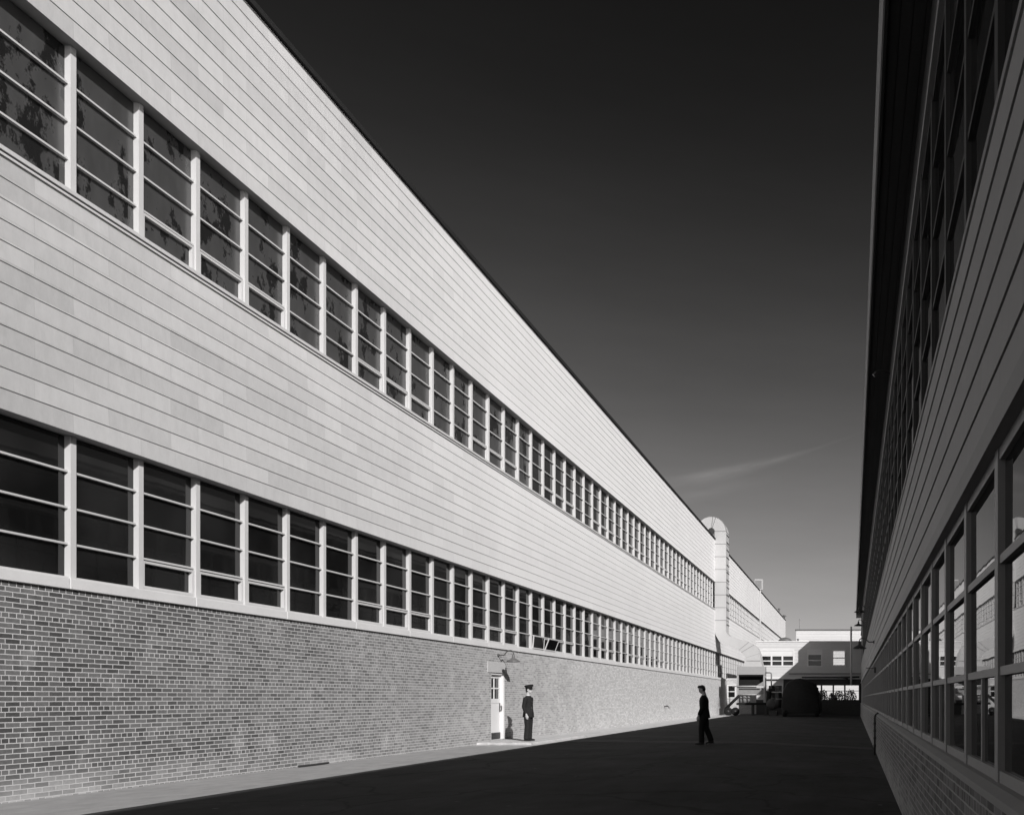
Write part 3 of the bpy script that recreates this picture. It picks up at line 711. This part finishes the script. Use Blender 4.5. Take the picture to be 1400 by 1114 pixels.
for k in range(ny+2):
    y = 67.0+4.5*max(0, min(k-.5, ny))/ny; ends = .94 if k in (0, ny+1) else 1
    sag = -.05*abs(math.sin(math.pi*3*k/ny))
    for i, (x, z) in enumerate(dense):
        e_ = .04*math.sin(i*.6+k*1.3)+.03*math.sin(i*1.7-k*.8)+.015*R5.uniform(-1, 1)
        mcv.v.append(Vector((cxm+(x-cxm)*(1+sag*.5)*ends+e_, y, .22+(z-.22)*(1+sag*.6)*(ends*.5+.5)+e_*(z > 1))))
for k in range(ny+1):
    for i in range(nb-1): mcv.f.append((k*nb+i, k*nb+i+1, (k+1)*nb+i+1, (k+1)*nb+i))
mcv.f.append(tuple(range(nb))); mcv.f.append(tuple((ny+1)*nb+i for i in reversed(range(nb))))
mcv.build('canvas_cover', 'canvas', ct, True)
MB().box(xa+.04, xb-.04, 67.1, 71.4, .10, .20).build('bed', 'steel_dark', ct)
hoop = MB()
for y in (67.3, 68.5, 70.0): hoop.tube([(x, y, z-.03) for x, z in dense], .035, 6)
hoop.build('hoop', 'steel_dark', ct)
for x in (xa+.2, xb-.2):
    wl = MB().lathe([(.1, -.13), (.22, -.14), (.25, -.08), (.25, .08), (.22, .14), (.1, .13)], (x, 66.75, .25), 20, 'x').build('wheel', 'rubber', ct, True)
    MB().lathe([(.09, -.15), (.09, .15)], (x, 66.75, .25), 12, 'x').build('hub', 'steel_dark', wl, True)

# yard clutter seen through the opening: bushes behind the annex
def shrub(x, y, h, r, label, seed):
    R_ = random.Random(seed); t0 = thing('shrub', label, 'shrub', (x, y, 0), 'bushes behind the open passage')
    st = MB(); lf = MB()
    for i in range(5):
        a = R_.uniform(0, 6.28); st.tube([(x, y, 0), (x+.3*r*math.cos(a), y+.3*r*math.sin(a), h*.5), (x+.6*r*math.cos(a), y+.6*r*math.sin(a), h*.8)], [.03, .02, .01], 5)
    for i in range(420):
        while True:
            q = Vector((R_.uniform(-1,1), R_.uniform(-1,1), R_.uniform(-1,1)))
            if .3 < q.length < 1: break
        c = Vector((x+q.x*r, y+q.y*r, h*.58+q.z*h*.42)); a = Vector((R_.uniform(-1,1), R_.uniform(-1,1), R_.uniform(-1,1))).normalized()*.11; b = a.orthogonal().normalized()*.05
        lf.add([c-a, c+b, c+a, c-b], [(0,1,2,3)])
    st.build('stem', 'steel_dark', t0); lf.build('foliage', 'leaf', t0)
shrub(px(1125.5,0,85)[0], 85, 2.3, .5, 'dark leafy bush at the left end of the bright opening', 1)
shrub(px(1138,0,86)[0], 86, 2.0, .45, 'dark leafy bush against the bright wall near the second post', 2)
shrub(px(1147,0,86)[0], 86.5, 2.2, .6, 'broad dark leafy bush in the middle of the bright opening', 3)
shrub(px(1163,0,86)[0], 86, 2.3, .65, 'dark leafy bush at the right end of the bright opening', 4)

# vertical vent with box on the far part of the roof
DV = 106.0
vp = thing('roof_vent', 'white vent pipe with square louvred box above the far roof', 'vent', (XL+.2, DV, 14))
MB().box(XL-.55, XL+.40, DV, DV+.9, 14.64, 15.9).build('vent_box', 'steel', vp)
MB().box(XL-.48, XL+.30, DV-.02, DV, 14.75, 15.75).build('louvre', 'panel', vp)
MB().box(XL+.03, XL+.20, DV+.1, DV+.3, 8.2, 14.63).build('vent_pipe', 'steel', vp)
tag(MB().lathe([(.08, 0), (.08, .7), (.22, .72), (.20, .85), (.05, .95)], (XL-.2, 137, ZR+.06), 10).build('chimney_vent', 'lampgrey'), 'small capped vent near the far end of the long roof', 'vent')
tag(MB().lathe([(.1, 0), (.1, .5), (.35, .52), (.30, .72), (.05, .8)], (XL-.1, 146.4, ZR+.06), 10).build('chimney_vent', 'lampgrey'), 'small capped vent on the far corner of the long roof', 'vent')

# ------------------------------------------------------------------ lamps
def lamp(base, out, label, up=.16, dia=.43, wallsgn=1, mat='lampgrey', group=None, drop=.22):
    """base: point on the wall; out: reach from the wall; wallsgn +1 reaches towards +x"""
    t0 = thing('wall_lamp', label, 'lamp', base, group); s_ = wallsgn
    bx_, by_, bz_ = base
    MB().lathe([(.055, 0), (.055, .02*s_), (.03, .05*s_)], (bx_, by_, bz_), 14, 'x').build('wall_plate', 'lamp', t0, True)
    pts = [(0, 0), (.22, -.03), (.40, .02), (.58, .75), (.75, 1.0), (.90, .95), (1.0, .5), (1.0, .0)]
    dense = []
    for i in range(len(pts)-1):
        p0 = pts[max(i-1,0)]; p1 = pts[i]; p2 = pts[i+1]; p3 = pts[min(i+2,len(pts)-1)]
        for j in range(5):
            q = j/5; dense.append(tuple(.5*((2*p1[a])+(-p0[a]+p2[a])*q+(2*p0[a]-5*p1[a]+4*p2[a]-p3[a])*q*q+(-p0[a]+3*p1[a]-3*p2[a]+p3[a])*q**3) for a in (0, 1)))
    dense.append(pts[-1])
    MB().tube([(bx_+s_*out*a, by_, bz_+up*b) for a, b in dense], .017, 8).build('arm', 'lamp', t0, True)
    cx, cz = bx_+s_*out, bz_
    r = dia/2
    sh_ = MB().lathe([(.022, cz+.03), (.045, cz), (.05, cz-.09), (.075, cz-.105), (r*.62, cz-.15), (r*.92, cz-.185), (r, cz-drop), (r*.985, cz-drop), (r*.88, cz-.18), (r*.58, cz-.14), (.05, cz-.10)], (cx, by_, 0), 24).build('lamp_shade', mat, t0, True)
    MB().ell((cx, by_, cz-.16), (.045, .045, .06), 12, 8).build('bulb', 'white', sh_, True)
    return t0
lamp((XL+.0, 27.95, 2.80), .50, 'grey gooseneck lamp on the sunlit brick above the white door', .15)
g_ = 'gooseneck lamps along the shaded workshop'
lamp((XR-.05, 28.2, 3.24), .48, 'dark gooseneck lamp lowest on the shaded workshop siding', .12, .46, -1, 'lamp', g_)
lamp((XR-.02, 40, 5.58), .42, 'larger dark lamp high on the workshop, above the lowest gooseneck', .12, .5, -1, 'lamp', g_)
lamp((XR-.02, 48, 5.62), .42, 'dark lamp high on the workshop, directly under a nearer higher one', .12, .5, -1, 'lamp', g_)
hk = MB(); hk.tube([(XR-.06, 16.2, 7.45), (XR-.2, 16.2, 7.50), (XR-.3, 16.2, 7.49), (XR-.36, 16.2, 7.42)], [.025, .025, .03, .035], 8)
tag(hk.build('eave_hook', 'lamp', smooth=True), 'small dark hooked bracket high under the workshop eave', 'bracket')
bb = thing('bracket_box', 'small dark box on a bracket arm against the workshop windows', 'fixture', (XR-.04, 27.0, 2.3))
MB().box(XR-.10, XR-.031, 26.93, 27.07, 2.20, 2.38).build('box', 'lamp', bb, bevel=.01)
MB().tube([(XR-.1, 27, 2.34), (XR-.34, 27, 2.36)], .012, 6).build('arm', 'lamp', bb)
dp = MB().tube([(.60, 23.8, -.14), (.60, 23.8, .90)], .028, 10)
for z in (.1, .3, .5, .7): dp.lathe([(.038, z), (.038, z+.06)], (.60, 23.8, 0), 10)
dp.tube([(.60, 23.8, .90), (.62, 23.8, .96), (.70, 23.8, 1.02)], .028, 8)
tag(dp.build('drain_pipe', 'steel_dark', smooth=True), 'thin dark jointed drain pipe on the shaded brick base', 'pipe')
pp = MB().box(XR-.09, XR-.032, 65.9, 66.0, .996, 3.4)
tag(pp.build('conduit_post', 'frame'), 'pale narrow upright post against the far workshop windows', 'post')

# ------------------------------------------------------------------ small wall things
tp = thing('wall_tap', 'small bent tap pipe sticking out of the far brick wall', 'tap', (XL, 52.6, .9))
MB().tube([(XL-.02, 52.6, .92), (XL+.22, 52.6, .93), (XL+.28, 52.6, .89), (XL+.29, 52.6, .80)], .028, 8).build('spout', 'steel_dark', tp, True)
MB().lathe([(.07, .97), (.07, .99)], (XL+.16, 52.6, 0), 10).build('tap_wheel', 'steel_dark', tp)
tag(MB().tube([(XL+.10, 17.75, .03), (XL+.14, 18.2, .03), (XL+.10, 18.75, .03)], .022, 8).build('iron_rod', 'steel_dark'), 'thin dark rod lying on the ground at the wall foot', 'rod')

# ------------------------------------------------------------------ people
def solid(mb, name, mat, parent, vox, smooth_iter=4):
    """one continuous surface from overlapping volumes"""
    o = mb.build('tmp', mat)
    r = o.modifiers.new('r', 'REMESH'); r.mode = 'VOXEL'; r.voxel_size = vox; r.adaptivity = 0
    s_ = o.modifiers.new('s', 'SMOOTH'); s_.factor = .5; s_.iterations = smooth_iter
    dg = bpy.context.evaluated_depsgraph_get(); me = bpy.data.meshes.new_from_object(o.evaluated_get(dg)); me.name = name
    bpy.data.objects.remove(o)
    for p in me.polygons: p.use_smooth = True
    me.materials.clear(); me.materials.append(M[mat])
    q = bpy.data.objects.new(name, me); COL.objects.link(q); q.parent = parent; return q
def local(mb, name, mat, parent, smooth=False):
    o = mb.build(name, mat, None, smooth); o.parent = parent; return o
def hand(m, wr, side, fwd=.02):
    """a relaxed hand hanging from the wrist: palm, four bent fingers, thumb"""
    x, y, z = wr
    m.tube([(x, y, z+.02), (x+.005, y, z-.04), (x+.012, y, z-.09)], [(.016, .028), (.016, .040), (.014, .040)], 10)
    for k, (dx, L) in enumerate(((.033, .070), (.011, .078), (-.011, .072), (-.032, .056))):
        bx_ = x+.012+dx
        m.tube([(bx_, y, z-.085), (bx_+.006, y-.006*side, z-.085-L*.45), (bx_+.004, y-.020*side, z-.085-L*.8), (bx_, y-.030*side, z-.085-L)], [.0095, .009, .0085, .007], 8)
    m.tube([(x+.03, y, z-.03), (x+.055, y-.012*side, z-.065), (x+.060, y-.02*side, z-.10)], [.012, .011, .008], 8)
def person(loc, rot, label, H, pose):
    root = thing('person', label, 'person', loc); root.rotation_euler = (0, 0, rot)
    k = H/1.78
    def sc(p): return (p[0]*k, p[1]*k, p[2]*k)
    def chain(m, pts, rs, seg=14): m.tube([sc(p) for p in pts], [tuple(q*k for q in r) if isinstance(r, tuple) else r*k for r in rs], seg)
    nod = pose['nod']; lean = pose['lean']
    hx = pose['hx']; hz = 1.655-.02*(nod > .1)
    # --- body: head, neck, torso, arms, hands, legs as one surface (front is +x)
    m = MB()
    ca, sa = math.cos(nod), math.sin(nod)
    def hp(dx, dz): return (hx+dx*ca+dz*sa, hz-dx*sa+dz*ca)      # head-local to body
    def hel(dx, dy, dz, r):
        a, b = hp(dx, dz); m.ell(sc((a, dy, b)), tuple(q*k for q in r), 16, 12)
    hel(-.008, 0, .035, (.096, .076, .085)); hel(.022, 0, -.035, (.068, .060, .078)); hel(.045, 0, -.085, (.036, .040, .030))
    hel(.090, 0, -.025, (.022, .014, .020)); hel(.080, 0, .0, (.018, .011, .028)); hel(.078, 0, -.062, (.014, .024, .011)); hel(.078, 0, .028, (.018, .050, .010))
    for s_ in (-1, 1): hel(-.008, .076*s_, -.012, (.022, .010, .032))
    a, b = hp(-.018, -.07)
    chain(m, [(lean*.30-.03, 0, 1.40), (lean*.35-.02, 0, 1.47), (a, 0, b)], [.075, .062, .056])
    chain(m, [(0, 0, .90), (0, 0, 1.0), (lean*.1, 0, 1.15), (lean*.22, 0, 1.30), (lean*.28, 0, 1.40), (lean*.3, 0, 1.44)], [(.15, .105), (.14, .095), (.135, .092), (.155, .10), (.14, .075), (.065, .05)])
    hands = []
    for s_, arm in ((-1, pose['armR']), (1, pose['armL'])):
        sh_, el, wr = arm
        chain(m, [sh_, el, wr], [.050, .040, .027]); hm_ = MB(); hand(hm_, wr, s_); m.add([sc(v) for v in hm_.v], hm_.f)
    for leg in (pose['legR'], pose['legL']):
        hip, kn, an, toe = leg
        chain(m, [hip, kn, an], [.078, .052, .038])
        chain(m, [(an[0]-.03, an[1], an[2]-.03), toe], [.036, .03])
    solid(m, 'body', 'skin', root, .0065, 3)
    # --- trousers
    m = MB()
    chain(m, [(0, 0, .84), (-.005, 0, .92), (-.005, 0, 1.03)], [(.165, .122), (.172, .128), (.155, .118)])
    for leg in (pose['legR'], pose['legL']):
        hip, kn, an, toe = leg
        mid = tuple((hip[i]+kn[i])/2 for i in range(3)); lo = tuple(kn[i]*.35+an[i]*.65 for i in range(3))
        chain(m, [(hip[0], hip[1], hip[2]+.02), mid, kn, lo, (an[0], an[1], an[2]-.015)], [(.108, .098), .102, .086, .086, (.096, .084)])
    solid(m, 'trousers', pose['cloth'], root, .012, 6)
    # --- coat
    m = MB(); hem = pose['hem']
    ly = [(hem, .175, .205, -.005), (.92, .158, .196, 0), (1.06, .135, .172, lean*.05), (1.18, .138, .175, lean*.13), (1.30, .142, .195, lean*.2), (1.385, .118, .195, lean*.26), (1.435, .085, .135, lean*.29), (1.475, .066, .075, lean*.33)]
    chain(m, [(x, 0, z) for z, a_, b_, x in ly], [(b_, a_) for z, a_, b_, x in ly], 20)
    for s_, arm in ((-1, pose['armR']), (1, pose['armL'])):
        sh_, el, wr = arm; cuff = tuple(wr[i]*.9+el[i]*.1 for i in range(3))
        chain(m, [(sh_[0], sh_[1]*.86, sh_[2]+.015), (sh_[0], sh_[1]*1.02, sh_[2]-.05), el, cuff], [.072, .070, .062, .050])
    coat = solid(m, 'coat', pose['cloth'], root, .011, 4)
    cl_ = MB(); chain(cl_, [(lean*.33-.006, 0, 1.455), (lean*.36-.004, 0, 1.492)], [.069, .062], 16); local(cl_, 'collar', 'shirt', coat, True)
    if pose['officer']:
        bt = MB()
        for z in (.98, 1.08, 1.18, 1.28): bt.ell(sc((.143+(.01 if z > 1.1 else 0), -.05, z)), (.012, .012, .012), 8, 6)
        local(bt, 'button', 'badge', coat, True)
    # --- shoes
    for leg in (pose['legR'], pose['legL']):
        hip, kn, an, toe = leg; m = MB()
        d = Vector(toe)-Vector(an); d.z = 0; d.normalize()
        A = Vector(an); base = min(an[2]-.09, .0) if False else toe[2]-.03
        pts = [A-d*.075+Vector((0,0,-.04)), A-d*.02+Vector((0,0,-.035)), A+d*.08+Vector((0,0,-.045)), Vector(toe)+d*.02]
        chain(m, [tuple(p) for p in pts], [(.040, .040), (.045, .050), (.048, .040), (.036, .026)], 12)
        solid(m, 'shoe', 'shoe', root, .010, 2)
    # --- eyes, hair, hat
    em_ = MB()
    for s_ in (-1, 1):
        a, b = hp(.080, .010); em_.ell(sc((a, .030*s_, b)), (.010, .012, .008), 8, 6)
    local(em_, 'eyes', 'hair', root, True)
    hm_ = MB()
    def hh(dx, dy, dz, r):
        a, b = hp(dx, dz); hm_.ell(sc((a, dy, b)), tuple(q*k for q in r), 16, 10)
    if pose['officer']:
        hh(-.035, 0, .015, (.078, .082, .075)); hh(-.06, 0, -.04, (.045, .06, .05))
    else:
        hh(-.025, 0, .055, (.098, .083, .078)); hh(-.06, 0, -.01, (.055, .075, .075)); hh(.055, 0, .092, (.048, .06, .028)); hh(.01, .0, .108, (.075, .06, .03))
    solid(hm_, 'hair', 'hair', root, .009, 2)
    if pose['officer']:
        a, b = hp(-.005, .062); c = sc((a, 0, b))
        cap = MB().lathe([(.097, -.012), (.099, .028), (.124, .062), (.131, .080), (.112, .100), (.05, .108), (.005, .109)], (0, 0, 0), 28)
        for v in cap.v:
            v.z += .20*v.x*(1 if v.z > .05 else .25); v.x *= 1.08; v += Vector(c)
        co = local(cap, 'cap', 'navy', root, True)
        vi = MB(); n = 11; vs = []
        for i in range(n):
            a_ = math.radians(-68+136*i/(n-1)); ca_, sa_ = math.cos(a_), math.sin(a_)
            vs += [(c[0]+.105*ca_, c[1]+.102*sa_, c[2]-.004), (c[0]+.108*ca_+.062*max(ca_, 0)**.6, c[1]+.106*sa_, c[2]-.028)]
        vi.add(vs, [(2*i, 2*i+1, 2*i+3, 2*i+2) for i in range(n-1)]); vo = local(vi, 'visor', 'shoe', co)
        so = vo.modifiers.new('t', 'SOLIDIFY'); so.thickness = .006
        local(MB().prism_x([(c[1]-.018, c[2]+.03), (c[1]+.018, c[2]+.03), (c[1]+.022, c[2]+.065), (c[1], c[2]+.095), (c[1]-.022, c[2]+.065)], c[0]+.120, c[0]+.130), 'cap_badge', 'badge', co)
    return root
officer = dict(nod=0.0, lean=-.02, hx=.02, cloth='navy', hem=.77, officer=True,
    armR=((-.01, -.205, 1.385), (-.045, -.235, 1.11), (.045, -.235, .865)), armL=((-.01, .205, 1.385), (-.05, .235, 1.11), (.02, .235, .86)),
    legR=((0, -.09, .90), (.01, -.095, .49), (-.02, -.10, .09), (.14, -.125, .035)), legL=((0, .09, .90), (.0, .10, .49), (-.03, .11, .09), (.13, .14, .035)))
walker = dict(nod=.38, lean=.06, hx=.075, cloth='suit', hem=.78, officer=False,
    armR=((.01, -.20, 1.375), (.0, -.235, 1.10), (.10, -.22, .87)), armL=((.01, .20, 1.375), (.03, .235, 1.09), (.135, .225, .86)),
    legR=((0, -.085, .90), (-.04, -.085, .50), (-.19, -.085, .12), (-.06, -.09, .04)), legL=((.01, .085, .90), (.075, .085, .49), (.07, .085, .09), (.235, .095, .035)))
person((px(722.5,0,27.3)[0], 27.3, .075), math.radians(-6), 'standing person in dark uniform and peaked cap beside the white door', 1.72, officer)
person((px(963,0,26.6)[0], 26.6, .0), math.radians(180), 'walking person in dark suit, head bowed, crossing the shaded yard', 1.83, walker)
